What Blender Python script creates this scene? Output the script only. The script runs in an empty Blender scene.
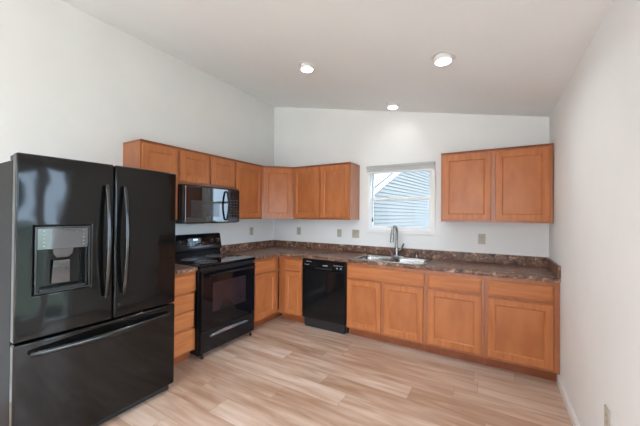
import bpy, bmesh, math, random
from mathutils import Vector, Matrix
random.seed(7)
PI = math.pi
SC = bpy.context.scene
COL = SC.collection

# ------------------------------------------------------------------ camera
yaw, pitch, roll = math.radians(30.571), math.radians(0.421), math.radians(0.478)
FPX = 295.408
fw = Vector((-math.sin(yaw)*math.cos(pitch), math.cos(yaw)*math.cos(pitch), math.sin(pitch)))
r0 = Vector((math.cos(yaw), math.sin(yaw), 0)); u0 = r0.cross(fw)
rr = math.cos(roll)*r0 + math.sin(roll)*u0
uu = -math.sin(roll)*r0 + math.cos(roll)*u0
cam_data = bpy.data.cameras.new('camera')
cam = bpy.data.objects.new('camera', cam_data); COL.objects.link(cam)
cam_data.sensor_width = 36; cam_data.lens = 36*FPX/640; cam_data.clip_start = .05
M3 = Matrix((rr, uu, -fw)).transposed()
cam.matrix_world = Matrix.Translation((3.144, -3.811, 1.431)) @ M3.to_4x4()
SC.camera = cam

# ------------------------------------------------------------------ view
SC.view_settings.view_transform = 'Standard'
SC.view_settings.look = 'None'
SC.view_settings.exposure = 0.17
SC.view_settings.gamma = 1.0
SC.view_settings.use_curve_mapping = False

# ------------------------------------------------------------------ sky
SKY_BRIGHT, SKY_DIM = 11.0, .72
CAN_W, FILL_W = 4.5, 46.0
world = bpy.data.worlds.new('sky'); SC.world = world; world.use_nodes = True
wn, wl = world.node_tree.nodes, world.node_tree.links
wn.clear()
wo = wn.new('ShaderNodeOutputWorld'); bg = wn.new('ShaderNodeBackground')
tc = wn.new('ShaderNodeTexCoord')
dot = wn.new('ShaderNodeVectorMath'); dot.operation = 'DOT_PRODUCT'
d = Vector((.85, -.45, .28)).normalized(); dot.inputs[1].default_value = d
wl.new(tc.outputs['Generated'], dot.inputs[0])
mr = wn.new('ShaderNodeMapRange'); mr.interpolation_type = 'SMOOTHSTEP'
mr.inputs['From Min'].default_value = 0.0; mr.inputs['From Max'].default_value = .85
mr.inputs['To Min'].default_value = SKY_DIM; mr.inputs['To Max'].default_value = SKY_BRIGHT
wl.new(dot.outputs['Value'], mr.inputs['Value'])
nz = wn.new('ShaderNodeTexNoise'); nz.inputs['Scale'].default_value = 2.1; nz.inputs['Detail'].default_value = 5
wl.new(tc.outputs['Generated'], nz.inputs['Vector'])
cr = wn.new('ShaderNodeValToRGB')
cr.color_ramp.elements[0].position = .50; cr.color_ramp.elements[0].color = (.60, .76, 1, 1)
cr.color_ramp.elements[1].position = .72; cr.color_ramp.elements[1].color = (.93, .97, 1, 1)
wl.new(nz.outputs['Fac'], cr.inputs['Fac'])
wl.new(cr.outputs['Color'], bg.inputs['Color']); wl.new(mr.outputs['Result'], bg.inputs['Strength'])
wl.new(bg.outputs[0], wo.inputs[0])
sun_d = bpy.data.lights.new('sun', 'SUN'); sun_d.energy = 50; sun_d.angle = math.radians(1.5); sun_d.color = (.94, .98, 1)
sun_o = bpy.data.objects.new('sun', sun_d); COL.objects.link(sun_o)
sun_o.rotation_euler = Vector((-.30, -.55, .78)).to_track_quat('Z', 'Y').to_euler()

# ------------------------------------------------------------------ materials
def srgb(r, g, b):
    f = lambda c: (c/255/12.92) if c/255 <= .04045 else ((c/255+.055)/1.055)**2.4
    return (f(r), f(g), f(b), 1)

def mat(name, col=(.8, .8, .8, 1), rough=.5, metal=0, spec=.5, coat=0, emit=None, es=0, coat_rough=.05):
    m = bpy.data.materials.new(name); m.use_nodes = True
    b = m.node_tree.nodes['Principled BSDF']
    b.inputs['Base Color'].default_value = col
    b.inputs['Roughness'].default_value = rough
    b.inputs['Metallic'].default_value = metal
    b.inputs['Specular IOR Level'].default_value = spec
    b.inputs['Coat Weight'].default_value = coat
    b.inputs['Coat Roughness'].default_value = coat_rough
    if emit:
        b.inputs['Emission Color'].default_value = emit; b.inputs['Emission Strength'].default_value = es
    return m

class NT:
    """small node helper"""
    def __init__(s, m): s.n = m.node_tree.nodes; s.l = m.node_tree.links; s.b = s.n['Principled BSDF']
    def add(s, t, **kw):
        n = s.n.new('ShaderNode'+t)
        for k, v in kw.items(): setattr(n, k, v)
        return n
    def lk(s, a, b): s.l.new(a, b)
    def math(s, op, a, b=None, c=None):
        n = s.n.new('ShaderNodeMath'); n.operation = op
        for i, v in enumerate((a, b, c)):
            if v is None: continue
            if isinstance(v, (int, float)): n.inputs[i].default_value = v
            else: s.l.new(v, n.inputs[i])
        return n.outputs[0]

def noisy(name, c1, c2, scale, rough=.5, stretch=(1, 1, 1), bump=0, bscale=None, metal=0, spec=.5, coat=0, detail=4, lo=.35, hi=.65, rnd=False, coat_rough=.05):
    m = mat(name, c1, rough, metal, spec, coat, coat_rough=coat_rough); t = NT(m)
    tcn = t.add('TexCoord'); mp = t.add('Mapping'); mp.inputs['Scale'].default_value = stretch
    t.lk(tcn.outputs['Object'], mp.inputs['Vector'])
    if rnd:
        oi = t.add('ObjectInfo'); cx = t.add('CombineXYZ')
        v = t.math('MULTIPLY', oi.outputs['Random'], 37.0)
        for i in range(3): t.lk(v, cx.inputs[i])
        t.lk(cx.outputs[0], mp.inputs['Location'])
    n = t.add('TexNoise'); n.inputs['Scale'].default_value = scale; n.inputs['Detail'].default_value = detail
    t.lk(mp.outputs[0], n.inputs['Vector'])
    r = t.add('ValToRGB'); r.color_ramp.elements[0].position = lo; r.color_ramp.elements[1].position = hi
    r.color_ramp.elements[0].color = c1; r.color_ramp.elements[1].color = c2
    t.lk(n.outputs['Fac'], r.inputs['Fac']); t.lk(r.outputs[0], t.b.inputs['Base Color'])
    if bump:
        bn = t.add('TexNoise'); bn.inputs['Scale'].default_value = bscale or scale
        t.lk(mp.outputs[0], bn.inputs['Vector'])
        bp = t.add('Bump'); bp.inputs['Strength'].default_value = bump; bp.inputs['Distance'].default_value = .002
        t.lk(bn.outputs['Fac'], bp.inputs['Height']); t.lk(bp.outputs[0], t.b.inputs['Normal'])
    return m

WALL = noisy('wall_paint', (.845, .855, .855, 1), (.865, .875, .875, 1), 2.5, .75, bump=.05, bscale=180)
CEIL = noisy('ceiling_paint', (.875, .90, .915, 1), (.895, .92, .935, 1), 2, .85, bump=.08, bscale=140)
TRIM = noisy('white_trim_paint', (.84, .84, .83, 1), (.87, .87, .86, 1), 6, .35)
VINYL = noisy('white_vinyl', (.84, .85, .86, 1), (.88, .89, .9, 1), 6, .3)
W1, W2 = srgb(172, 102, 58), srgb(188, 117, 70)
# satin maple, cabinets
WOODV = noisy('honey_maple_vertical_grain', W1, W2, 6, .32, (5, 5, .55), bump=.03, bscale=30, spec=.35, detail=6, rnd=True)
WOODH = noisy('honey_maple_horizontal_grain', W1, W2, 6, .38, (.55, 5, 5), bump=.03, bscale=30, spec=.35, detail=6, rnd=True)
WOODP = noisy('honey_maple_panel', srgb(168, 99, 56), srgb(184, 114, 68), 4, .30, (2.2, 2.2, .9), bump=.02, bscale=30, spec=.4, detail=7, rnd=True)
WOODD = noisy('maple_edge_moulding', srgb(130, 68, 37), srgb(144, 80, 45), 6, .4, (2, 2, 2), detail=5)
WOODF = noisy('maple_face_frame', srgb(160, 92, 51), srgb(174, 104, 60), 6, .4, (4, 4, .8), detail=5, coat=.55, coat_rough=.16)
BLACK = noisy('black_enamel', (.006, .006, .007, 1), (.008, .008, .009, 1), 4, .10, spec=.38)
BLACKM = noisy('matte_black_plastic', (.012, .012, .013, 1), (.018, .018, .019, 1), 20, .42)
FRIDGE = noisy('glossy_black_fridge_finish', (.004, .004, .004, 1), (.006, .006, .006, 1), 2, .07, spec=.42, bump=.9, bscale=2.4)
for _n in FRIDGE.node_tree.nodes:
    if _n.type == 'BUMP': _n.inputs['Distance'].default_value = .008
FSIDE = noisy('textured_black_fridge_side', (.006, .0065, .007, 1), (.010, .011, .012, 1), 60, .45, bump=.2, bscale=300, spec=.12)
HANDLE = noisy('dark_polished_handle_metal', (.055, .057, .06, 1), (.075, .078, .08, 1), 8, .22, metal=1)
MIRG = mat('mirror_black_microwave_glass', (.004, .004, .006, 1), .03, 0, .5)
MIRG.node_tree.nodes['Principled BSDF'].inputs['IOR'].default_value = 2.1
BGLASS = mat('black_glass', (.004, .004, .006, 1), .03, 0, .38)
OVENG = noisy('oven_window_glass', (.018, .012, .014, 1), (.03, .018, .02, 1), 3, .04, spec=.5)
MICG = noisy('microwave_window_mesh_glass', (.03, .03, .032, 1), (.04, .04, .043, 1), 3, .06, spec=.9)
PRINT = noisy('grey_ceramic_print', (.20, .20, .21, 1), (.5, .5, .52, 1), 90, .15)
MARK = mat('pale_grey_print', (.5, .52, .55, 1), .5)
KEYP = mat('dim_grey_key_print', (.05, .05, .055, 1), .4)
KEYM = mat('grey_indicator_print', (.25, .26, .27, 1), .4)
LCD = mat('display_glow', (.02, .02, .02, 1), .2, emit=(.6, .85, 1, 1), es=1.2)
PANELG = noisy('silver_grey_glossy_panel', (.10, .11, .12, 1), (.14, .15, .16, 1), 4, .07, metal=.6, spec=.8, coat=1)
STEEL = noisy('brushed_stainless', (.34, .34, .35, 1), (.42, .42, .43, 1), 8, .22, (1, 14, 1), metal=1)
NICKEL = noisy('brushed_nickel', (.27, .27, .27, 1), (.34, .34, .34, 1), 12, .25, metal=1)
DRAIN = mat('dark_drain_metal', (.12, .12, .12, 1), .35, 1)
PLATE = noisy('almond_plastic', srgb(184, 178, 162), srgb(192, 186, 170), 10, .4)
SLOT = mat('dark_slot', srgb(96, 90, 76), .5)
SHADE = noisy('grey_white_shade_fabric', (.55, .56, .57, 1), (.66, .67, .68, 1), 30, .8, (1, 1, 20))
CORD = mat('grey_cord', (.25, .25, .26, 1), .6)
CANW = mat('white_light_trim', (.82, .82, .81, 1), .45)
LENS = mat('lit_lamp_lens', (.9, .9, .9, 1), .5, emit=(1, .93, .82, 1), es=9)
# outdoors
SIDING = noisy('pale_vinyl_siding', (.15, .143, .134, 1), (.165, .158, .149, 1), 5, .6)
ROOFM = noisy('asphalt_shingle', (.05, .05, .055, 1), (.12, .12, .13, 1), 40, .9)
GRASS = noisy('lawn_grass', (.065, .085, .065, 1), (.09, .11, .085, 1), 9, .9, detail=8)
LEAF = noisy('tree_foliage', (.03, .07, .02, 1), (.08, .14, .05, 1), 5, .8)
BARK = noisy('tree_bark', (.08, .06, .045, 1), (.14, .11, .08, 1), 12, .9)

def glass_mat():
    m = bpy.data.materials.new('clear_window_glass'); m.use_nodes = True
    n, l = m.node_tree.nodes, m.node_tree.links; n.clear()
    o = n.new('ShaderNodeOutputMaterial'); mx = n.new('ShaderNodeMixShader')
    tr = n.new('ShaderNodeBsdfTransparent'); gl = n.new('ShaderNodeBsdfGlossy'); gl.inputs['Roughness'].default_value = .02
    tr.inputs[0].default_value = (.96, .98, .97, 1)
    lw = n.new('ShaderNodeLayerWeight'); lw.inputs[0].default_value = .5
    pw = n.new('ShaderNodeMath'); pw.operation = 'POWER'; pw.inputs[1].default_value = 5; l.new(lw.outputs['Facing'], pw.inputs[0])
    ma = n.new('ShaderNodeMath'); ma.operation = 'MULTIPLY_ADD'; ma.inputs[1].default_value = .96; ma.inputs[2].default_value = .012; l.new(pw.outputs[0], ma.inputs[0])
    l.new(ma.outputs[0], mx.inputs[0]); l.new(tr.outputs[0], mx.inputs[1]); l.new(gl.outputs[0], mx.inputs[2])
    l.new(mx.outputs[0], o.inputs[0]); return m
GLASS = glass_mat()

def laminate():
    m = mat('brown_stone_laminate', rough=.3, spec=.3); t = NT(m)
    tcn = t.add('TexCoord')
    n1 = t.add('TexNoise'); n1.inputs['Scale'].default_value = 15; n1.inputs['Detail'].default_value = 6; n1.inputs['Roughness'].default_value = .66
    n1.inputs['Distortion'].default_value = 1.2
    t.lk(tcn.outputs['Object'], n1.inputs['Vector'])
    r = t.add('ValToRGB'); e = r.color_ramp.elements
    e[0].position = .34; e[0].color = srgb(58, 42, 36)
    e[1].position = .68; e[1].color = srgb(212, 184, 160)
    for p, c in ((.44, (98, 70, 58)), (.49, (138, 104, 86)), (.53, (110, 82, 70)), (.585, (164, 130, 108))):
        x = e.new(p); x.color = srgb(*c)
    t.lk(n1.outputs['Fac'], r.inputs['Fac'])
    v = t.add('TexNoise'); v.inputs['Scale'].default_value = 6; v.inputs['Detail'].default_value = 3
    t.lk(tcn.outputs['Object'], v.inputs['Vector'])
    mx = t.add('Mix', data_type='RGBA', blend_type='MULTIPLY'); mx.inputs['Factor'].default_value = .5
    r2 = t.add('ValToRGB'); r2.color_ramp.elements[0].position = .35; r2.color_ramp.elements[1].position = .62
    r2.color_ramp.elements[0].color = (.55, .50, .47, 1); r2.color_ramp.elements[1].color = (1, 1, 1, 1)
    t.lk(v.outputs['Fac'], r2.inputs['Fac'])
    t.lk(r.outputs[0], mx.inputs[6]); t.lk(r2.outputs[0], mx.inputs[7]); t.lk(mx.outputs[2], t.b.inputs['Base Color'])
    return m
LAMI = laminate()

def planks():
    m = mat('light_oak_vinyl_plank', rough=.34, spec=.45); t = NT(m)
    tcn = t.add('TexCoord'); sp = t.add('SeparateXYZ'); t.lk(tcn.outputs['Object'], sp.inputs[0])
    X, Y = sp.outputs[0], sp.outputs[1]
    PW, PL = .182, 1.22
    yr = t.math('DIVIDE', Y, PW); row = t.math('FLOOR', yr)
    w1 = t.add('TexWhiteNoise', noise_dimensions='1D'); t.lk(row, w1.inputs['W'])
    xs = t.math('ADD', t.math('DIVIDE', X, PL), w1.outputs['Value']); colm = t.math('FLOOR', xs)
    cmb = t.add('CombineXYZ'); t.lk(row, cmb.inputs[0]); t.lk(colm, cmb.inputs[1])
    w2 = t.add('TexWhiteNoise', noise_dimensions='3D'); t.lk(cmb.outputs[0], w2.inputs['Vector'])
    # grain
    off = t.math('MULTIPLY', w2.outputs['Value'], 40)
    g = t.add('CombineXYZ'); t.lk(t.math('MULTIPLY', X, 1.3), g.inputs[0]); t.lk(t.math('MULTIPLY', Y, 10), g.inputs[1]); t.lk(off, g.inputs[2])
    n = t.add('TexNoise'); n.inputs['Scale'].default_value = 1.5; n.inputs['Detail'].default_value = 6; n.inputs['Distortion'].default_value = .5
    t.lk(g.outputs[0], n.inputs['Vector'])
    f = t.math('ADD', t.math('MULTIPLY', n.outputs['Fac'], .66), t.math('MULTIPLY', w2.outputs['Value'], .24))
    r = t.add('ValToRGB'); e = r.color_ramp.elements
    e[0].position = .26; e[0].color = srgb(*FLOOR_DARK); e[1].position = .72; e[1].color = srgb(*FLOOR_LIGHT)
    x = e.new(.50); x.color = srgb(*FLOOR_MID)
    t.lk(f, r.inputs['Fac'])
    # seams
    fy = t.math('FRACT', yr); fx = t.math('FRACT', xs)
    ey = t.math('MINIMUM', fy, t.math('SUBTRACT', 1, fy)); ex = t.math('MINIMUM', fx, t.math('SUBTRACT', 1, fx))
    sy = t.math('LESS_THAN', ey, .010); sx = t.math('LESS_THAN', ex, .0016)
    seam = t.math('MAXIMUM', sy, sx)
    mx = t.add('Mix', data_type='RGBA'); t.lk(t.math('MULTIPLY', seam, .45), mx.inputs[0])
    t.lk(r.outputs[0], mx.inputs[6]); mx.inputs[7].default_value = srgb(120, 92, 72)
    t.lk(mx.outputs[2], t.b.inputs['Base Color'])
    return m
FLOOR_DARK, FLOOR_MID, FLOOR_LIGHT = (156, 119, 94), (193, 166, 147), (218, 199, 186)
FLOORM = planks()

# ------------------------------------------------------------------ mesh helpers
class MB:
    def __init__(s): s.v = []; s.f = []; s.sm = []
    def box(s, x0, x1, y0, y1, z0, z1):
        b = len(s.v)
        s.v += [(x, y, z) for z in (z0, z1) for (x, y) in ((x0, y0), (x1, y0), (x1, y1), (x0, y1))]
        s.f += [tuple(b+i for i in q) for q in ((3, 2, 1, 0), (4, 5, 6, 7), (0, 1, 5, 4), (1, 2, 6, 5), (2, 3, 7, 6), (3, 0, 4, 7))]
        return s
    def loops(s, L, cap0=True, cap1=True, closed=False):
        b = len(s.v); n = len(L[0])
        for l in L: s.v += [tuple(p) for p in l]
        m = len(L)
        for i in range(m if closed else m-1):
            j = (i+1) % m
            for k in range(n):
                k2 = (k+1) % n
                s.f.append((b+i*n+k, b+i*n+k2, b+j*n+k2, b+j*n+k))
        if cap0 and not closed: s.f.append(tuple(b+k for k in reversed(range(n))))
        if cap1 and not closed: s.f.append(tuple(b+(m-1)*n+k for k in range(n)))
        return s
    def tube(s, pts, r, seg=12, flat=1.0, up=None):
        pts = [Vector(p) for p in pts]; L = []
        prev = None
        for i, p in enumerate(pts):
            t = (pts[min(i+1, len(pts)-1)]-pts[max(i-1, 0)]).normalized()
            if prev is None:
                a = Vector(up) if up else (Vector((0, 0, 1)) if abs(t.z) < .9 else Vector((1, 0, 0)))
            else: a = prev
            a = (a - t*a.dot(t)).normalized(); prev = a; b2 = t.cross(a)
            ri = r[i] if isinstance(r, (list, tuple)) else r
            L.append([p + a*ri*math.cos(2*PI*k/seg) + b2*ri*flat*math.sin(2*PI*k/seg) for k in range(seg)])
        return s.loops(L)
    def lathe(s, prof, c=(0, 0, 0), seg=24, axis='z', cap=True):
        L = []
        for r, h in prof:
            r = max(r, 1e-5)
            l = []
            for k in range(seg):
                a = 2*PI*k/seg; x, y = r*math.cos(a), r*math.sin(a)
                p = {'z': (x, y, h), 'y': (x, -h, y), 'x': (h, x, y)}[axis]
                l.append((c[0]+p[0], c[1]+p[1], c[2]+p[2]))
            L.append(l)
        return s.loops(L, cap, cap)
    def build(s, name, material, parent=None, bevel=0, smooth=None, segs=2, norm=True):
        me = bpy.data.meshes.new(name); me.from_pydata(s.v, [], s.f)
        if norm:
            bm = bmesh.new(); bm.from_mesh(me); bmesh.ops.recalc_face_normals(bm, faces=bm.faces); bm.to_mesh(me); bm.free()
        me.materials.append(material)
        o = bpy.data.objects.new(name, me); COL.objects.link(o)
        if parent: o.parent = parent
        if bevel:
            b = o.modifiers.new('bevel', 'BEVEL'); b.width = bevel; b.segments = segs; b.limit_method = 'ANGLE'; b.angle_limit = math.radians(35)
            b.harden_normals = True
        if smooth is None: smooth = bool(bevel)
        if smooth:
            for p in me.polygons: p.use_smooth = True
            me.set_sharp_from_angle(angle=math.radians(35))
        return o

def boxobj(name, m, parent, dims, bevel=.002): return MB().box(*dims).build(name, m, parent, bevel)

def thing(name, label, cat, loc=(0, 0, 0), rotz=0, group=None):
    o = bpy.data.objects.new(name, None); COL.objects.link(o)
    o.empty_display_size = .1
    o.location = loc; o.rotation_euler = (0, 0, rotz); o['label'] = label; o['category'] = cat
    if group: o['group'] = group
    return o
def tag(o, label, cat, group=None, kind=None):
    if label: o['label'] = label
    if cat: o['category'] = cat
    if group: o['group'] = group
    if kind: o['kind'] = kind
    return o
def struct(o): o['kind'] = 'structure'; return o

def rrect(x0, x1, y0, y1, r, n=5):
    pts = []
    for cx, cy, a0 in ((x1-r, y1-r, 0), (x0+r, y1-r, 90), (x0+r, y0+r, 180), (x1-r, y0+r, 270)):
        for i in range(n+1):
            a = math.radians(a0+90*i/n); pts.append((cx+r*math.cos(a), cy+r*math.sin(a)))
    return pts

def cells(xs, ys, inc, z0, z1, swap=None):
    """slab of included grid cells, open inner seams; swap maps (a,b,c) -> xyz"""
    mp = swap or (lambda a, b, c: (a, b, c))
    m = MB(); idx = {}
    def V(i, j, k):
        key = (i, j, k)
        if key not in idx: idx[key] = len(m.v); m.v.append(mp(xs[i], ys[j], (z0, z1)[k]))
        return idx[key]
    nx, ny = len(xs)-1, len(ys)-1
    I = lambda i, j: 0 <= i < nx and 0 <= j < ny and inc(i, j)
    for i in range(nx):
        for j in range(ny):
            if not I(i, j): continue
            m.f.append((V(i, j, 1), V(i+1, j, 1), V(i+1, j+1, 1), V(i, j+1, 1)))
            m.f.append((V(i, j, 0), V(i, j+1, 0), V(i+1, j+1, 0), V(i+1, j, 0)))
            if not I(i-1, j): m.f.append((V(i, j, 0), V(i, j, 1), V(i, j+1, 1), V(i, j+1, 0)))
            if not I(i+1, j): m.f.append((V(i+1, j, 0), V(i+1, j+1, 0), V(i+1, j+1, 1), V(i+1, j, 1)))
            if not I(i, j-1): m.f.append((V(i, j, 0), V(i+1, j, 0), V(i+1, j, 1), V(i, j, 1)))
            if not I(i, j+1): m.f.append((V(i, j+1, 0), V(i, j+1, 1), V(i+1, j+1, 1), V(i+1, j+1, 0)))
    return m

# ------------------------------------------------------------------ room
W = 3.627; YF = -8.4; HL, HR = 3.215, 2.463; T = .14
WX0, WX1, WZ0, WZ1 = 1.672, 2.478, 1.245, 2.045      # back window opening
PY0, PY1, PZ1 = -4.30, -2.215, 2.02                    # patio door opening in the right wall
struct(cells([-T, W+T], [YF-T, T], lambda i, j: True, -.12, 0).build('floor', FLOORM))
o = MB(); e = .0
o.v = [(0, YF, HL), (W, YF, HR), (W, 0, HR), (0, 0, HL), (0, YF, HL+.12), (W, YF, HR+.12), (W, 0, HR+.12), (0, 0, HL+.12)]
o.f = [(0, 1, 2, 3), (4, 7, 6, 5), (0, 4, 5, 1), (1, 5, 6, 2), (2, 6, 7, 3), (3, 7, 4, 0)]
struct(o.build('ceiling', CEIL))
ZT = 3.34
struct(cells([-T, WX0, WX1, W+T], [0, WZ0, WZ1, ZT], lambda i, j: not (i == 1 and j == 1), 0, T,
             lambda a, b, c: (a, c, b)).build('wall_back', WALL))
struct(cells([YF, 0], [0, ZT], lambda i, j: True, -T, 0, lambda a, b, c: (c, a, b)).build('wall_left', WALL))
struct(cells([YF, PY0, PY1, 0], [0, PZ1, ZT], lambda i, j: not (i == 1 and j == 0), W, W+T,
             lambda a, b, c: (c, a, b)).build('wall_right', WALL))
struct(cells([-T, .3, 3.3, W+T], [0, .3, 2.35, ZT], lambda i, j: not (i == 1 and j == 1), YF-T, YF,
             lambda a, b, c: (a, c, b)).build('wall_front', WALL))
def baseboard(name, x0, x1, y0, y1, side):
    m = MB()
    m.box(x0, x1, y0, y1, 0, .068)
    # stepped cap
    if side == 'r': m.box(x0+.005, x1, y0, y1, .068, .083)
    if side == 'l': m.box(x0, x1-.005, y0, y1, .068, .083)
    if side == 'f': m.box(x0, x1, y0, y1-.005, .068, .083)
    return struct(m.build(name, TRIM, None, .002))
baseboard('baseboard_right', W-.016, W, PY1+.06, -.556, 'r')
baseboard('baseboard_left', 0, .016, YF, -3.36, 'l')
baseboard('baseboard_front', .02, W-.02, YF, YF+.016, 'f')

# window_1 (back wall, double hung)
win = thing('window', '', '', (0, 0, 0)); win.name = 'window_1'; del win['label']; del win['category']; struct(win)
m = MB()
cw = .045; a0, a1, b0, b1 = WX0, WX1, WZ0, WZ1
m.box(a0-cw, a0, -.016, 0, b0-cw, b1+cw).box(a1, a1+cw, -.016, 0, b0-cw, b1+cw)
m.box(a0, a1, -.016, 0, b1, b1+cw).box(a0, a1, -.016, 0, b0-cw, b0)
m.build('window_casing', TRIM, win, .003)
m = MB(); q = .016
m.box(a0, a0+q, .012, .12, b0, b1).box(a1-q, a1, .012, .12, b0, b1).box(a0+q, a1-q, .012, .12, b1-q, b1).box(a0+q, a1-q, .012, .12, b0, b0+q)
m.build('window_frame', VINYL, win, .002)
def sash(name, x0, x1, z0, z1, y0, y1, rl, rt, rb):
    m = MB()
    m.box(x0, x0+rl, y0, y1, z0, z1).box(x1-rl, x1, y0, y1, z0, z1).box(x0+rl, x1-rl, y0, y1, z1-rt, z1).box(x0+rl, x1-rl, y0, y1, z0, z0+rb)
    s = m.build(name, VINYL, win, .002)
    MB().box(x0+rl, x1-rl, (y0+y1)/2-.002, (y0+y1)/2+.002, z0+rb, z1-rt).build('window_pane', GLASS, s)
    return s
zm = 1.655
sash('upper_sash', a0+q, a1-q, zm-.018, b1-q, .075, .105, .020, .022, .032)
ls = sash('lower_sash', a0+q, a1-q, b0+q, zm+.020, .035, .065, .022, .036, .030)
m = MB()
for x in (a0+.24, a1-.24): m.box(x-.03, x+.03, .022, .035, zm+.004, zm+.018)
m.build('sash_lock', VINYL, ls, .002)
# raised window shade with cord
sh = thing('window_shade', 'raised grey-white pleated shade gathered at the top of the kitchen window', 'window shade', ((a0+a1)/2+.008, -.017, 2.005))
hw = (a1-a0)/2+.033
boxobj('headrail', mat('grey_headrail', (.50, .51, .52, 1), .5), sh, (-hw, hw, -.045, 0, .055, .088), .003)
L = []
for i in range(9):
    z = .055-i*.0065; dd = .036 if i % 2 == 0 else .030
    L.append([(-hw+.006, -dd-.003, z), (hw-.006, -dd-.003, z), (hw-.006, -.005, z), (-hw+.006, -.005, z)])
MB().loops(L).build('pleated_fabric', SHADE, sh)
MB().box(-hw+.004, hw-.004, -.041, -.003, -.012, .003).build('bottom_rail', VINYL, sh, .002)
cdr = MB().tube([(-.345, -.03, -.01), (-.345, -.031, -.35), (-.344, -.032, -.60)], .0022, 6).build('lift_cord', CORD, sh, smooth=True)
MB().lathe([(.002, 0), (.006, -.008), (.011, -.05), (.009, -.062), (.001, -.064)], (-.344, -.032, -.595), 10).build('cord_tassel', BLACKM, cdr, smooth=True)

# patio door in the right wall, beside the camera
dr = thing('door', '', ''); dr.name = 'door_1'; del dr['label']; del dr['category']; struct(dr)
m = MB(); fx0, fx1 = W+.02, W+.12; mu = -2.57
m.box(fx0, fx1, PY0, PY0+.05, 0, PZ1).box(fx0, fx1, PY1-.05, PY1, 0, PZ1).box(fx0, fx1, PY0+.05, PY1-.05, PZ1-.05, PZ1).box(fx0, fx1, PY0+.05, PY1-.05, 0, .03)
m.box(fx0, fx1, mu-.028, mu+.028, .03, PZ1-.05)
m.build('door_frame', VINYL, dr, .003)
s = cells([PY0+.05, PY0+.13, mu-.09, mu-.028], [.03, .15, PZ1-.13, PZ1-.05], lambda i, j: not (i == 1 and j == 1), W+.05, W+.09, lambda a, b, c: (c, a, b)).build('door_panel', VINYL, dr, .003)
MB().box(W+.068, W+.072, PY0+.13, mu-.09, .15, PZ1-.13).build('pane', GLASS, s)
MB().tube([(W+.045, mu-.06, .95), (W+.0, mu-.06, .97), (W+.0, mu-.06, 1.13), (W+.045, mu-.06, 1.15)], .008, 8).build('door_handle', VINYL, s, smooth=True)
MB().box(W+.068, W+.072, mu+.028, PY1-.05, .03, PZ1-.05).build('sidelight_pane', GLASS, dr)
# unseen front window, added and sized to let fill daylight in
w2 = thing('window', '', ''); w2.name = 'added_window_2'; del w2['label']; del w2['category']; struct(w2)
a0, a1, b0, b1 = .3, 3.3, .3, 2.35
m = MB(); m.box(a0, a0+.05, YF-.1, YF-.03, b0, b1).box(a1-.05, a1, YF-.1, YF-.03, b0, b1).box(a0+.05, a1-.05, YF-.1, YF-.03, b1-.05, b1).box(a0+.05, a1-.05, YF-.1, YF-.03, b0, b0+.05).box(1.77, 1.83, YF-.1, YF-.03, b0+.05, b1-.05)
m.build('window_frame', VINYL, w2, .003)
MB().box(a0+.05, 1.77, YF-.066, YF-.062, b0+.05, b1-.05).build('window_pane', GLASS, w2)
MB().box(1.83, a1-.05, YF-.066, YF-.062, b0+.05, b1-.05).build('window_pane', GLASS, w2)

# ------------------------------------------------------------------ outdoors
def tri_grid(name, m, x0, x1, y0, y1, z, n=10):
    return MB().box(x0, x1, y0, y1, z-.3, z).build(name, m)
tag(tri_grid('lawn', GRASS, -40, 60, -50, 45, -.14), 'wide green lawn around the house seen through the glass', 'lawn', kind='structure')
BOUNCE_CONC = noisy('pale_bounce_concrete', (.5, .49, .47, 1), (.58, .57, .55, 1), 6, .85)
struct(MB().box(-4, 9, -20, YF-T-.02, -.15, -.06).build('bounce_slab', BOUNCE_CONC, None, .01))  # unseen slab added as a reflector, throwing daylight up onto the ceiling
def neighbour():
    ang = math.radians(-6.9)          # wall runs along +y, turned a little to +x
    root = thing('neighbouring_house', 'pale grey house with lap siding and a sloping white roof edge outside the window', 'house', (1.03, 3.9, -.14), ang)
    # local: y along the wall, +x towards our window; sloped roof line
    s0, s1 = -2.75, 9.0
    def zr(y): return NB_Z + NB_S*y   # underside of the rake at the wall
    lap = .088; m = MB(); z = 0
    ytop = 4.2
    while z < zr(ytop):
        # outline of this course clipped by the roof slope
        z1 = z+lap
        ys = max(s0, (z1-NB_Z)/NB_S) if z1 > zr(s0) else s0
        ye = s1 if z1 < zr(ytop)-(s1-ytop)*NB_S else s1-max(0, (z1-(zr(ytop)-(s1-ytop)*NB_S))/NB_S)
        ye = min(ye, s1)
        if ye > ys+.02:
            b = len(m.v)
            m.v += [(.026, ys, z), (.026, ye, z), (.003, ye, z1), (.003, ys, z1), (-.1, ys, z), (-.1, ye, z), (-.1, ye, z1), (-.1, ys, z1)]
            m.f += [tuple(b+i for i in qd) for qd in ((0, 1, 2, 3), (4, 7, 6, 5), (0, 4, 5, 1), (3, 2, 6, 7), (0, 3, 7, 4), (1, 5, 6, 2))]
        z = z1
    m.build('siding_wall', SIDING, root)
    # rake boards following both slopes, and the roof
    yt, zt = ytop, zr(ytop)
    m = MB(); r = MB()
    for ya, yb, sg in ((s0-.35, yt, 1), (s1+.35, yt, -1)):
        za = zt-abs(yt-ya)*NB_S
        m.loops([[(-.02, ya, za-.10), (.055, ya, za-.10), (.055, ya, za+.03), (-.02, ya, za+.03)], [(-.02, yb, zt-.10), (.055, yb, zt-.10), (.055, yb, zt+.03), (-.02, yb, zt+.03)]])
        r.loops([[(-6, ya, za+.03), (.075, ya, za+.03), (.075, ya, za+.075), (-6, ya, za+.075)], [(-6, yb, zt+.03), (.075, yb, zt+.03), (.075, yb, zt+.075), (-6, yb, zt+.075)]])
    m.build('rake_board', VINYL, root); r.build('roof', ROOFM, root)
NB_Z, NB_S = 2.86, .4555
neighbour()
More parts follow.
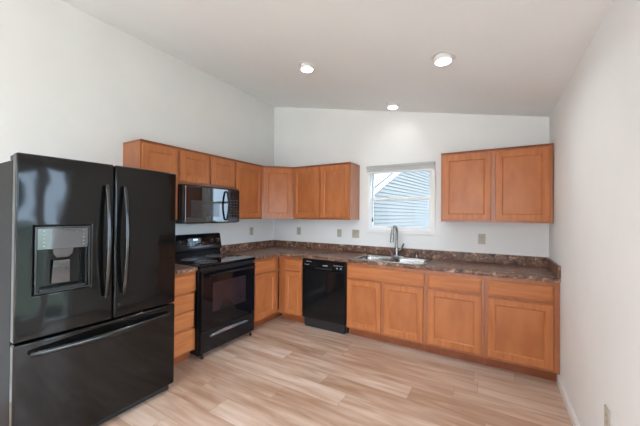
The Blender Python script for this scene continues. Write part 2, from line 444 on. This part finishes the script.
def tree(x, y, h, rad, label, seed):
    rnd = random.Random(seed)
    t = thing('garden_tree', label, 'tree', (x, y, -.14))
    MB().tube([(0, 0, 0), (.05, 0, h*.3), (0, .05, h*.6)], [.16, .12, .05], 10).build('trunk', BARK, t, smooth=True)
    bm = bmesh.new()
    for k in range(16):
        a = rnd.uniform(0, 2*PI); rr_ = rnd.uniform(0, rad*.65); z = h*.62+rnd.uniform(-.22, .32)*h
        bmesh.ops.create_icosphere(bm, subdivisions=2, radius=rad*rnd.uniform(.35, .6), matrix=Matrix.Translation((rr_*math.cos(a), rr_*math.sin(a), z)))
    for v in bm.verts: v.co += Vector((rnd.uniform(-1, 1), rnd.uniform(-1, 1), rnd.uniform(-1, 1)))*rad*.07
    me = bpy.data.meshes.new('foliage'); bm.to_mesh(me); bm.free(); me.materials.append(LEAF)
    c = bpy.data.objects.new('foliage', me); COL.objects.link(c); c.parent = t
tree(24, 6, 6.5, 2.3, 'bushy green tree on the lawn beyond the glass door, taller one', 1)
tree(27, -1, 4.5, 2.0, 'low round green tree on the lawn beyond the glass door', 2)

# ------------------------------------------------------------------ cabinets
def door_leaf(name, x0, x1, z0, z1, y, parent, material=None, t=.019, rail=.057, panel=True, pm=None):
    """framed door whose back lies at y (front towards -y)"""
    m = MB(); f = y-t
    w = .0035; c = .010; dp = .009
    R = lambda i, yy: [(x0+i, yy, z0+i), (x1-i, yy, z0+i), (x1-i, yy, z1-i), (x0+i, yy, z1-i)]
    m.loops([R(0, y), R(0, f+.004), R(w, f), R(rail, f), R(rail+.004, f+.003), R(rail+c, f+dp), R(rail+c, y)], closed=True)
    d_ = m.build(name, material or WOODV, parent)
    p = MB().loops([R(rail+c-.001, f+dp+.008), R(rail+c-.001, f+dp), R(rail+c+.014, f+dp-.0005)]).build('center_panel', pm or WOODP, d_)
    return d_
def drawer_front(name, x0, x1, z0, z1, y, parent, t=.019, step=.016):
    f = y-t; m = MB()
    R = lambda i, yy: [(x0+i, yy, z0+i), (x1-i, yy, z0+i), (x1-i, yy, z1-i), (x0+i, yy, z1-i)]
    m.loops([R(0, y), R(0, f+.008), R(.004, f+.004), R(step*.6, f+.003), R(step, f)])
    return m.build(name, WOODH, parent)
def carcass(name, w, dp, z0, z1, parent, toe=0, frame=.04, mids=(), rails=(), top=True, x0=0, lf=None):
    m = MB(); p = .016
    zb = z0+toe
    m.box(x0, x0+p, -dp+.019, 0, z0 if False else zb, z1).box(w-p, w, -dp+.019, 0, zb, z1)
    m.box(x0+p, w-p, -dp+.019, 0, zb, zb+p)
    if top: m.box(x0+p, w-p, -dp+.019, 0, z1-p, z1)
    m.box(x0+p, w-p, -.008, 0, zb+p, z1-p)
    b = m.build(name, WOODF, parent)
    m = MB()
    xs = [x0, x0+(lf or frame)]
    for c in mids: xs += [c-.019, c+.019]
    xs += [w-frame, w]
    zs = [zb, zb+frame]
    for c in rails: zs += [c-.019, c+.019]
    zs += [z1-frame, z1]
    cells(xs, zs, lambda i, j: i % 2 == 0 or j % 2 == 0, -dp, -dp+.019, lambda a, b_, c: (a, c, b_)).build('face_frame', WOODF, parent, .001)
    if toe:
        MB().box(x0, w, -dp+.075, -dp+.090, 0, toe+.002).box(x0, x0+p, -dp+.09, 0, 0, toe).box(w-p, w, -dp+.09, 0, 0, toe).build('toe_kick', WOODD, parent)
    return b
UZ0, UZ1, UD = 1.372, 2.108, .305
def mould(w, dp, z, parent, x0=0, x1=None):
    x1 = w if x1 is None else x1
    MB().loops([[(x0, -dp, z), (x1, -dp, z), (x1, 0, z), (x0, 0, z)], [(x0, -dp-.008, z+.006), (x1, -dp-.008, z+.006), (x1, 0, z+.006), (x0, 0, z+.006)],
                [(x0, -dp-.012, z+.018), (x1, -dp-.012, z+.018), (x1, 0, z+.018), (x0, 0, z+.018)]]).build('top_moulding', WOODD, parent)
def upper(label, loc, rot, w, doors, z0=UZ0, dp=UD, mids=()):
    t = thing('wall_cabinet', label, 'cabinet', loc, rot)
    carcass('cabinet_box', w, dp, z0, UZ1, t, mids=mids)
    for (a, b) in doors: door_leaf('door', a, b, z0+.022, UZ1-.018, -dp-.001, t)
    mould(w, dp, UZ1, t)
    return t
R90 = PI/2
g_ = .0015
upper('tall narrow wooden wall cabinet, leftmost, rising behind the refrigerator', (0, -2.303, 0), R90, .386-g_, [(.014, .358)])
upper('short two-door wooden wall cabinet directly above the black microwave', (0, -1.916, 0), R90, .762-g_, [(.012, .362), (.402, .752)], z0=1.752, mids=(.382,))
upper('single-door wooden wall cabinet between the microwave and the diagonal corner cabinet', (0, -1.153, 0), R90, .532-g_, [(.026, .512)])
upper('two-door wooden wall cabinet left of the window, ending beside it', (.622, 0, 0), 0, .907, [(.014, .437), (.470, .893)], mids=(.4535,))
upper('two-door wooden wall cabinet right of the window, above the right end of the counter', (2.631, 0, 0), 0, .988, [(.022, .482), (.520, .962)], mids=(.501,))

# diagonal corner wall cabinet
dc = thing('corner_wall_cabinet', 'diagonal wooden wall cabinet set across the room corner, its door catching the light', 'cabinet')
A = .620
pts = [(.001, -.001), (A, -.001), (A, -UD), (UD, -A), (.001, -A)]
MB().loops([[(x, y, z) for x, y in pts] for z in (UZ0, UZ1)]).build('cabinet_box', WOODF, dc)
k = .012/math.sqrt(2)*1.2
pm_ = [(.001, -.001), (A, -.001), (A, -UD-.012), (UD+.012, -A), (.001, -A)]
MB().loops([[(x, y, UZ1) for x, y in pts], [(x, y, UZ1+.018) for x, y in pm_]]).build('top_moulding', WOODD, dc)
dw_ = (A-UD)*math.sqrt(2)
dn = bpy.data.objects.new('door', None)
dd_ = door_leaf('door', .022, dw_-.022, UZ0+.022, UZ1-.018, -.001, dc)
dd_.location = (UD, -A, 0); dd_.rotation_euler = (0, 0, PI/4)
bpy.data.objects.remove(dn)

BT, BD, TOE = .874, .61, .10
def base(label, loc, rot, w, x0=0):
    return thing('base_cabinet', label, 'cabinet', loc, rot)
DZ = (.696, .838); DR = (.128, .676)
# drawer stack
t = base('narrow four-drawer wooden base cabinet squeezed between the refrigerator and the range', (0, -2.325, 0), R90, .405)
carcass('cabinet_box', .405, BD, 0, BT, t, TOE, rails=(.66, .49, .325))
for (z0, z1) in ((.682, .846), (.506, .664), (.336, .490), (.112, .318)): drawer_front('drawer', .012, .382, z0, z1, -BD-.001, t)
# left run corner
t = base('wooden base cabinet right of the range, running into the room corner', (0, -1.150, 0), R90, 1.15)
carcass('cabinet_box', 1.149, BD, 0, BT, t, TOE, rails=(.686,), mids=(.5,))
drawer_front('drawer', .062, .452, *DZ, -BD-.001, t); door_leaf('door', .062, .452, *DR, -BD-.001, t)
t = base('narrowest wooden door-and-drawer base cabinet between the room corner and the dishwasher', (.6125, 0, 0), 0, .388)
carcass('cabinet_box', .388, BD, 0, BT, t, TOE, rails=(.686,), lf=.125)
drawer_front('drawer', .112, .374, *DZ, -BD-.001, t); door_leaf('door', .112, .374, *DR, -BD-.001, t, rail=.05)
# sink base
t = base('two-door wooden base cabinet under the sink, right of the dishwasher', (1.632, 0, 0), 0, .906)
carcass('cabinet_box', .906, BD, 0, BT, t, TOE, rails=(.694,), mids=(.444,), top=False)
drawer_front('false_drawer_front', .012, .889, *DZ, -BD-.001, t)
door_leaf('door', .012, .424, *DR, -BD-.001, t); door_leaf('door', .464, .878, *DR, -BD-.001, t)
t = base('one-door wooden base cabinet, middle of the three right of the dishwasher', (2.540, 0, 0), 0, .528)
carcass('cabinet_box', .528, BD, 0, BT, t, TOE, rails=(.686,))
drawer_front('drawer', .018, .500, *DZ, -BD-.001, t); door_leaf('door', .018, .500, *DR, -BD-.001, t)
t = base('one-door wooden base cabinet at the far right end, against the right wall', (3.070, 0, 0), 0, .555)
carcass('cabinet_box', .555, BD, 0, BT, t, TOE, rails=(.686,))
drawer_front('drawer', .024, .512, *DZ, -BD-.001, t); door_leaf('door', .024, .512, *DR, -BD-.001, t)

# ------------------------------------------------------------------ countertops
SX0, SX1, SY0, SY1 = 1.69, 2.50, -.575, -.065     # sink cut-out
CT0, CT1 = .876, .916
ct = thing('countertop', 'long L-shaped brown stone-patterned countertop holding the sink', 'countertop')
xs = [.001, .645, SX0, SX1, W-.001]; ys = [-1.152, -.645, SY0, SY1, -.001]
def inc(i, j):
    if i == 2 and j == 2: return False
    return i == 0 or j >= 1
cells(xs, ys, inc, CT0, CT1).build('counter_slab', LAMI, ct, .010, segs=3)
MB().box(.002, .021, -1.152, -.001, CT1+.0005, 1.018).build('backsplash', LAMI, ct, .002)
MB().box(.022, W-.001, -.021, -.001, CT1+.0005, 1.018).build('backsplash', LAMI, ct, .002)
MB().box(W-.021, W-.001, -.643, -.022, CT1+.0005, 1.018).build('backsplash', LAMI, ct, .002)
ct2 = thing('countertop', 'short brown countertop piece over the drawers between refrigerator and range', 'countertop')
cells([.001, .645], [-2.327, -1.920], lambda i, j: True, CT0, CT1).build('counter_slab', LAMI, ct2, .010, segs=3)
MB().box(.002, .021, -2.327, -1.920, CT1+.0005, 1.018).build('backsplash', LAMI, ct2, .002)

# ------------------------------------------------------------------ sink
sx0, sx1, sy0, sy1 = 1.672, 2.518, -.595, -.045
sk = thing('sink', 'double-bowl stainless steel sink set into the counter under the window', 'sink', (sx0, sy0, CT1))
w, h = sx1-sx0, sy1-sy0
bm = bmesh.new()
def ring(bm, pts, z): return [bm.verts.new((x, y, z)) for x, y in pts]
def bridge(bm, a, b):
    n = len(a)
    for i in range(n): bm.faces.new((a[i], a[(i+1) % n], b[(i+1) % n], b[i]))
def edges(bm, a):
    return [bm.edges.get((a[i], a[(i+1) % len(a)])) or bm.edges.new((a[i], a[(i+1) % len(a)])) for i in range(len(a))]
o0 = ring(bm, rrect(0, w, 0, h, .045), .0006); o1 = ring(bm, rrect(.002, w-.002, .002, h-.002, .044), .006)
o2 = ring(bm, rrect(.012, w-.012, .012, h-.012, .036), .008)
o3 = ring(bm, rrect(.020, w-.020, .020, h-.020, .030), .005)
bridge(bm, o0, o1); bridge(bm, o1, o2); bridge(bm, o2, o3)
eds = edges(bm, o3)
bowls = [(.032, w/2-.014), (w/2+.014, w-.032)]
for (a, b) in bowls:
    c0, c1 = .035, h-.115
    prev = None
    for ins, z, r in ((0, .005, .06), (.004, .001, .058), (.010, -.03, .055), (.018, -.14, .05), (.035, -.165, .045), (.07, -.170, .04)):
        l = ring(bm, rrect(a+ins, b-ins, c0+ins, c1-ins, r), z)
        if prev is None: eds += edges(bm, l)
        else: bridge(bm, prev, l)
        prev = l
    bm.faces.new(prev)
bmesh.ops.triangle_fill(bm, use_beauty=True, use_dissolve=False, edges=eds)
bmesh.ops.recalc_face_normals(bm, faces=bm.faces)
me = bpy.data.meshes.new('sink_basin'); bm.to_mesh(me); bm.free(); me.materials.append(STEEL)
for p in me.polygons: p.use_smooth = True
me.set_sharp_from_angle(angle=math.radians(40))
so = bpy.data.objects.new('sink_basin', me); COL.objects.link(so); so.parent = sk
for (a, b) in bowls:
    MB().lathe([(.042, 0), (.042, .003), (.032, .004), (.028, -.002), (.001, -.002)], ((a+b)/2, (h-.08)/2, -.170), 20).build('drain', DRAIN, sk, smooth=True)

# faucet
fb = thing('faucet', 'brushed nickel gooseneck pull-down faucet behind the sink', 'faucet', (2.082, -.098, CT1+.0055))
MB().loops([[(x, y, z) for x, y in rrect(-.10+i, .10-i, -.028+i, .028-i, .026-i)] for i, z in ((0, 0), (0, .006), (.006, .011))]).build('escutcheon', NICKEL, fb, smooth=True)
MB().lathe([(.027, .011), (.026, .05), (.021, .085), (.019, .12)], (0, 0, 0), 20).build('body', NICKEL, fb, smooth=True)
arc = [(0, 0, .12), (0, 0, .20), (0, 0, .27)]
for i in range(1, 13):
    a = PI*i/12*.98; R_ = .072
    arc.append((-.012*i/12, -R_+R_*math.cos(a), .31+R_*.95*math.sin(a)))
arc.append((-.014, -.144, .29))
sp = MB().tube(arc, .0155, 14).build('spout', NICKEL, fb, smooth=True)
MB().tube([(-.014, -.144, .295), (-.015, -.145, .285), (-.017, -.147, .22), (-.018, -.148, .19), (-.018, -.148, .186)], [.017, .020, .021, .024, .019], 14).build('spray_head', NICKEL, fb, smooth=True)
MB().tube([(.015, 0, .075), (.045, -.004, .082), (.058, -.006, .095), (.085, -.012, .150), (.092, -.014, .165)], [.019, .017, .013, .010, .008], 12).build('lever_handle', NICKEL, fb, smooth=True)
sd = thing('side_sprayer', 'small brushed nickel sprayer right of the faucet on the sink ledge', 'sprayer', (2.325, -.092, CT1+.0055))
MB().lathe([(.023, 0), (.023, .006), (.014, .012), (.012, .035)], (0, 0, 0), 18).build('holder', NICKEL, sd, smooth=True)
MB().tube([(0, 0, .03), (0, 0, .055), (0, -.010, .078), (0, -.03, .088), (0, -.038, .084)], [.011, .013, .014, .012, .008], 12).build('spray_nozzle', NICKEL, sd, smooth=True)

# ------------------------------------------------------------------ dishwasher
dx0, dx1 = 1.003, 1.630
dwt = thing('dishwasher', 'glossy black built-in dishwasher between the corner cabinets and the sink cabinet', 'dishwasher', (dx0, 0, 0))
wd = dx1-dx0
MB().box(.006, wd-.006, -.575, -.01, .012, .868).build('tub_body', BLACKM, dwt)
boxobj('door_panel', BLACK, dwt, (.006, wd-.008, -.632, -.576, .125, .748), .006)
cp = MB().loops([[(.006, y0, z) for y0 in (-.576, -.634)] + [(wd-.008, y0, z) for y0 in (-.634, -.576)] for z in (.752, .866)]).build('control_panel', BLACK, dwt, .005)
boxobj('kick_plate', BLACKM, dwt, (.03, wd-.03, -.600, -.577, .004, .118), .003)
MB().box(.20, .44, -.6345, -.632, .757, .775).build('handle_pocket', BLACKM, cp, .002)
m = MB()
for i, ww in enumerate((.010, .008, .011, .009, .010, .008)): m.box(.07+i*.013, .07+i*.013+ww, -.6348, -.634, .838, .846)
m.build('pale_marks', MARK, cp)
m = MB()
for i in range(6): m.box(.045+i*.011, .045+i*.011+.008, -.6348, -.634, .800, .805)
m.build('pale_marks', MARK, cp)
m = MB()
for i in range(5): m.lathe([(.006, 0), (.006, .0012)], (.47+i*.026, -.634, .820), 10, 'y')
for i in range(2): m.lathe([(.009, 0), (.0012*0+.009, .0012)], (.51+i*.05, -.634, .790), 12, 'y')
m.build('control_buttons', MARK, cp)
m = MB(); m.box(.31, .375, -.6348, -.634, .80, .812); m.build('status_display', PRINT, cp)
for x in (.06, wd-.06): MB().lathe([(.014, 0), (.014, .012)], (x, -.52, 0), 12).build('foot', BLACKM, dwt)

# ------------------------------------------------------------------ range (local: x to the right, front -y)
rg = thing('range', 'black freestanding electric range with glass cooktop, between the drawers and corner cabinet', 'range', (0, -1.914, 0), R90)
rw = .756; rx0 = .003
boxobj('range_body', BLACK, rg, (rx0, rw, -.640, -.015, .035, .895), .004)
boxobj('cooktop', BGLASS, rg, (rx0-.004, rw+.003, -.685, -.075, .897, .926), .006)
def ringmesh(cx, cy, r0_, r1_, z, n=40):
    m = MB(); L = []
    for r, zz in ((r0_, z), (r0_, z+.0004), (r1_, z+.0004), (r1_, z)):
        L.append([(cx+r*math.cos(2*PI*k/n), cy+r*math.sin(2*PI*k/n), zz) for k in range(n)])
    return m.loops(L, closed=True)
for (cx, cy, R_) in ((.20, -.50, .115), (.20, -.22, .085), (.555, -.50, .085), (.555, -.22, .115)):
    m = MB()
    for r in (1.0, .80, .55, .3):
        q = ringmesh(cx, cy, R_*r-.010, R_*r, .9262); b = len(m.v); m.v += q.v; m.f += [tuple(b+i for i in f) for f in q.f]
    m.build('burner_ring', PRINT, rg)
# backguard: vertical riser then tilted console
MB().box(rx0, rw, -.075, -.012, .897, .985).build('riser', BLACK, rg, .004)
prof = [(-.012, .985), (-.082, .985), (-.104, 1.000), (-.104, 1.012), (-.070, 1.178), (-.058, 1.192), (-.012, 1.192)]
cs = MB().loops([[(x, y, z) for y, z in prof] for x in (rx0, rw)]).build('console', BLACK, rg, .006)
def on_console(z, off=0.0):   # y of the tilted face
    return -.104+(z-1.012)*(.034/.166)-off
tilt = math.atan2(.034, .166)
def console_obj(name, mb, mm, x, z, par=cs, **kw):
    o = mb.build(name, mm, par, **kw); o.location = (x, on_console(z), z); o.rotation_euler = (-tilt, 0, 0); return o
console_obj('display_panel', MB().box(-.135, .135, -.003, .004, -.050, .045), BGLASS, .378, 1.10, bevel=.002)
console_obj('clock_display', MB().box(-.03, .03, -.0045, -.003, -.010, .012), LCD, .378, 1.125)
for i in range(6):
    for j in range(2): console_obj('key_mark', MB().box(-.12+i*.042, -.12+i*.042+.018, -.0042, -.003, -.035+j*.02, -.031+j*.02), MARK, .378, 1.10)
for x in (.065, .165, .60, .695):
    kn = console_obj('knob', MB().lathe([(.026, 0), (.026, .006), (.021, .010), (.019, .026), (.015, .030)], (0, 0, 0), 20, 'y'), BLACKM, x, 1.105, smooth=True)
    MB().box(-.002, .002, -.0315, -.029, .002, .015).build('pointer', MARK, kn)
# oven door
od = boxobj('oven_door', BGLASS, rg, (rx0+.006, rw-.006, -.686, -.644, .285, .862), .006)
boxobj('oven_window', OVENG, od, (.14, .60, -.688, -.6855, .44, .735), .003)
MB().box(rx0+.004, rw-.004, -.672, -.644, .864, .893).build('vent_trim', BLACKM, rg, .003)
hp = [(.055, -.688, .812), (.058, -.715, .818)] + [(.06+.64*i/10, -.728-.010*math.sin(PI*i/10), .820+.006*math.sin(PI*i/10)) for i in range(11)] + [(.702, -.715, .818), (.705, -.688, .812)]
MB().tube(hp, .0125, 12, flat=1.0).build('door_handle', BLACK, od, smooth=True)
# storage drawer with a scooped pull
sdw = boxobj('storage_drawer', BLACK, rg, (rx0+.006, rw-.006, -.680, -.644, .055, .276), .005)
m = MB(); L = []
for i in range(17):
    u = i/16; x = .115+.53*u; hgt = .008+.026*math.sin(PI*u)**.6
    L.append([(x, -.681, .196-hgt*.1), (x, -.692, .197+hgt*.05), (x, -.688, .199+hgt*.5), (x, -.681, .200+hgt*.8)])
m.loops(L).build('pull_scoop', mat('pull_window_glint', (.30, .34, .40, 1), .12, .8, .9), sdw, smooth=True)  # bluish tone paints the window's reflection into the black pull
for x in (.04, rw-.04):
    for y in (-.655, -.06): MB().lathe([(.016, 0), (.018, .012), (.010, .016), (.010, .037)], (x, y, 0), 12).build('foot', BLACKM, rg, smooth=True)

# ------------------------------------------------------------------ microwave
mw = thing('microwave', 'black over-the-range microwave mounted above the range', 'microwave', (0, -1.914, 1.330), R90)
MH = .412
boxobj('microwave_body', BLACK, mw, (.002, .757, -.372, -.003, 0, MH), .004)
boxobj('vent_grille', BLACKM, mw, (.004, .755, -.392, -.373, MH-.040, MH-.001), .003)
m = MB()
md = boxobj('door', MIRG, mw, (.004, .572, -.418, -.374, .008, MH-.014), .008)
boxobj('door_window', MICG, md, (.075, .44, -.4195, -.4175, .075, .245), .003)
mp_ = boxobj('control_panel', BLACK, mw, (.576, .755, -.414, -.374, .008, MH-.014), .006)
MB().box(.60, .735, -.4155, -.4135, .325, .365).build('clock_display', BGLASS, mp_, .001)
m = MB()
for i in range(3):
    for j in range(7): MB().box(.606+i*.044, .606+i*.044+.030, -.4145, -.4135, .06+j*.034, .06+j*.034+.010).build('key_mark', KEYP, mp_)
hp = [(.535, -.418, .038)] + [(.535, -.440-.028*math.sin(PI*i/10), .045+.315*i/10) for i in range(11)] + [(.535, -.418, .367)]
MB().tube(hp, .0115, 12, up=(1, 0, 0)).build('door_handle', BLACK, md, smooth=True)
for x in (.10, .46): MB().box(x, x+.20, -.34, -.20, -.004, 0).build('bottom_filter', HANDLE, mw)

# ------------------------------------------------------------------ refrigerator
FY0, FW = -3.272, .942
fr = thing('refrigerator', 'tall black french-door refrigerator with bottom freezer and water dispenser', 'refrigerator', (0, FY0, 0), R90)
boxobj('cabinet', FSIDE, fr, (.006, FW-.006, -.825, -.03, .03, 1.728), .006)
BUL = .011; FXF = .905
def face_y(x, z=0):
    s = (x-FW/2)/(FW/2); return -(FXF+BUL*(1-s*s))
def curved_door(name, x0, x1, z0, z1, hole=None, n=22):
    """front bulges a little across the whole width; hole=(xa,xb,za,zb)"""
    xs = [x0+(x1-x0)*i/n for i in range(n+1)]
    zs = [z0, z1]
    if hole:
        xs = sorted(set([round(v, 5) for v in xs if abs(v-hole[0]) > .008 and abs(v-hole[1]) > .008]+[hole[0], hole[1]])); zs = [z0, hole[2], hole[3], z1]
    m = cells(xs, zs, lambda i, j: not (hole and hole[0]-1e-6 < (xs[i]+xs[i+1])/2 < hole[1] and j == 1), 0, 1,
              lambda a, b, c: (a, (-.845 if c == 0 else face_y(a)), b))
    return m.build(name, FRIDGE, fr, .012, segs=4)
ZS = .708
split = .481
HX0, HX1, HZ0, HZ1 = .080, .345, .965, 1.352
ld = curved_door('left_door', 0, split-.003, ZS+.006, 1.762, (HX0, HX1, HZ0, HZ1), 12)
rd = curved_door('right_door', split+.003, FW, ZS+.006, 1.762, None, 12)
fd = curved_door('freezer_drawer', 0, FW, .060, ZS-.004, None, 22)
MB().box(.02, FW-.02, -.86, -.826, .004, .058).build('base_grille', BLACKM, fr, .003)
for x in (.05, FW-.05):
    MB().lathe([(.028, -.02), (.028, .02)], (x, -.850, .028), 16, 'x').build('front_roller', BLACKM, fr, smooth=True)
for x in (.045, FW-.045): boxobj('hinge_cover', BLACKM, fr, (x-.035, x+.035, -.865, -.76, 1.7285, 1.758), .006)
for y in (-.12,):
    for x in (.05, FW-.05): MB().lathe([(.02, 0), (.02, .03)], (x, y, 0), 12).build('rear_foot', BLACKM, fr)
# handles
def bow_handle(par, x, z0, z1, name='handle'):
    yb = face_y(x); n = 16
    pts = [(x, yb+.002, z0+.004)]
    rs = [.010]
    for i in range(n+1):
        u = i/n; pts.append((x, yb-.020-.045*math.sin(PI*u)**.8, z0+(z1-z0)*u)); rs.append(.013+.003*math.sin(PI*u))
    pts.append((x, yb+.002, z1-.004)); rs.append(.010)
    return MB().tube(pts, rs, 14, flat=1.0, up=(1, 0, 0)).build(name, HANDLE, par, smooth=True)
bow_handle(ld, split-.055, .885, 1.612); bow_handle(rd, split+.055, .885, 1.612)
n = 24; pts = [(.077, face_y(.077)+.002, .640)]; rs = [.010]
for i in range(n+1):
    u = i/n; x = .072+.81*u; pts.append((x, face_y(x)-.020-.040*math.sin(PI*u)**.8, .640)); rs.append(.015+.007*math.sin(PI*u))
pts.append((.875, face_y(.875)+.002, .640)); rs.append(.010)
MB().tube(pts, rs, 14, up=(0, 0, 1)).build('handle', HANDLE, fd, smooth=True)
# dispenser
yf = face_y((HX0+HX1)/2)
m = MB()     # frame, follows the door front
b_ = .010
m = cells([HX0, HX0+b_, HX1-b_, HX1], [HZ0, HZ0+b_, HZ1-b_, HZ1], lambda i, j: not (i == 1 and j == 1), 0, 1,
          lambda a, b, c: (a, (-.87 if c == 0 else face_y(a)-.003), b))
dsp = m.build('dispenser', HANDLE, ld, .002)
m = MB(); dz = 1.218
m.box(HX0+b_, HX1-b_, yf+.002, -.852, dz, HZ1-b_)
pn = m.build('dispenser_panel', PANELG, ld, .003)
m = MB()
for j in range(5):
    for x in (HX1-.035, HX0+.040): MB().lathe([(.0028, 0), (.0028, .001)], (x, yf+.002, 1.238+j*.022), 8, 'y').build('indicator_mark', KEYM, pn)
m = MB()   # recess shell
xa, xb, za, zb = HX0+b_, HX1-b_, HZ0+b_, dz
m.box(xa, xb, -.856, -.850, za, zb).box(xa, xa+.012, yf+.006, -.856, za, zb).box(xb-.012, xb, yf+.006, -.856, za, zb)
m.build('dispenser_recess', BLACK, ld, .003)
MB().box(xa+.012, xb-.012, yf+.003, -.856, za, za+.014).build('drip_tray', BLACKM, ld, .003)
cxm = (xa+xb)/2
MB().loops([[(cxm-.050+i, yf+.012+k2, z), (cxm+.050-i, yf+.012+k2, z), (cxm+.050-i, -.857, z), (cxm-.050+i, -.857, z)] for i, k2, z in ((0, 0, dz), (.004, 0, dz-.03), (.022, .01, dz-.055))]).build('water_spout', PANELG, ld, .002)
MB().loops([[(cxm-.040, -.885, dz-.07), (cxm+.040, -.885, dz-.07), (cxm+.040, -.875, dz-.07), (cxm-.040, -.875, dz-.07)],
            [(cxm-.046, -.868, za+.03), (cxm+.046, -.868, za+.03), (cxm+.046, -.858, za+.03), (cxm-.046, -.858, za+.03)]]).build('paddle', PANELG, ld, .003)

# ------------------------------------------------------------------ outlets and switches
def plate(label, loc, rot, gangs=1, kind='outlet', name='wall_outlet'):
    t = thing(name, label, 'outlet' if kind == 'outlet' else 'light switch', loc, rot)
    w = .0535 if gangs > 1 else .035
    MB().loops([[(x, y, z) for x, z in rrect(-w+i, w-i, -.057+i, .057-i, .004)] for i, y in ((0, -.0005), (0, -.003), (.002, -.006))]).build('cover_plate', PLATE, t)
    for g in range(gangs):
        gx = 0 if gangs == 1 else (-.023+.046*g)
        if kind == 'outlet':
            for z in (-.02, .02):
                rc = MB().loops([[(x, y, zz) for x, zz in rrect(gx-.016, gx+.016, z-.014, z+.014, .008)] for y in (-.006, -.0075)]).build('receptacle', PLATE, t)
                MB().box(gx-.008, gx-.005, -.0080, -.0074, z-.004, z+.006).box(gx+.005, gx+.008, -.0080, -.0074, z-.004, z+.006).build('slots', SLOT, rc)
        else:
            MB().box(gx-.006, gx+.006, -.014, -.006, -.010, .012).build('toggle', PLATE, t, .002)
    return t
plate('almond wall outlet on the left wall, right of the range', (.001, -.512, 1.182), R90)
plate('almond wall outlet on the back wall, nearest the room corner under the two-door cabinet', (.512, -.001, 1.181), 0)
plate('almond single toggle switch plate on the back wall, left of the wider plate', (1.221, -.001, 1.176), 0, 1, 'switch', 'light_switch')
plate('wide almond two-toggle switch plate just left of the window', (1.477, -.001, 1.176), 0, 2, 'switch', 'light_switch')
plate('almond wall outlet below the cabinet right of the window', (3.022, -.001, 1.177), 0)
plate('almond wall outlet low on the right wall near the floor', (W-.001, -1.835, .44), -R90)

# ------------------------------------------------------------------ recessed lights
slope = math.atan2(HL-HR, W)
def can(x, y, label, power=CAN_W, group=None):
    z = HL-(HL-HR)*x/W
    t = thing('recessed_light', label, 'ceiling light', (x, y, z-.001), 0, group)
    k = 1.0
    m = MB(); L = []
    for r, zz in ((.092, 0), (.092, -.004), (.080, -.008), (.070, -.006), (.066, -.001)):
        L.append([(r*math.cos(2*PI*i/32)*k, r*math.sin(2*PI*i/32), zz) for i in range(32)])
    rg_ = m.loops(L, False, True).build('trim_ring', CANW, t, smooth=True); rg_.rotation_euler = (0, slope, 0)
    hs_ = MB().lathe([(.064, .0), (.066, -.034), (.060, -.040), (.056, -.038)], (0, 0, 0), 28).build('lamp_housing', CANW, t, smooth=True)
    MB().lathe([(.055, -.0375), (.055, -.0405), (.045, -.043), (.02, -.045)], (0, 0, 0), 24).build('lamp_lens', LENS, t, smooth=True)
    ld_ = bpy.data.lights.new('lamp', 'AREA'); ld_.shape = 'DISK'; ld_.size = .10; ld_.energy = power; ld_.color = (.96, .985, 1); ld_.spread = math.radians(150)
    lo = bpy.data.objects.new('lamp_light', ld_); COL.objects.link(lo); lo.location = (x, y, z-.060)
    return t
can(1.562, -1.405, 'leftmost of the three lit recessed ceiling lights')
can(2.808, -1.435, 'right-hand lit recessed ceiling light, largest of the three in view')
can(2.076, -.285, 'smallest and farthest lit recessed ceiling light, above the sink near the back wall', power=.5)
# unseen ceiling lights added around and behind the camera as fill
for (x, y) in ((1.3, -5.6), (2.5, -5.6), (1.3, -7.2), (2.5, -7.2)): can(x, y, 'added fill light, unseen on the ceiling in the back part of the room', power=FILL_W/2, group='added fill lights behind the kitchen')
for (x, y) in ((1.562, -3.5),): can(x, y, 'added unseen ceiling light over the open floor between the refrigerator and the glass door', power=CAN_W*1.5)
# daylight portals in the openings
def portal(loc, rot, sx, sy):
    l = bpy.data.lights.new('daylight_portal', 'AREA'); l.shape = 'RECTANGLE'; l.size = sx; l.size_y = sy
    l.cycles.is_portal = True
    o = bpy.data.objects.new('daylight_portal', l); COL.objects.link(o); o.location = loc; o.rotation_euler = rot
portal((W+T+.01, (PY0+PY1)/2, PZ1/2), (0, R90, 0), PZ1, PY1-PY0)
portal(((WX0+WX1)/2, T+.01, (WZ0+WZ1)/2), (-R90, 0, 0), WX1-WX0, WZ1-WZ0)
portal((1.8, YF-T-.01, 1.32), (R90, 0, 0), 3.0, 2.05)
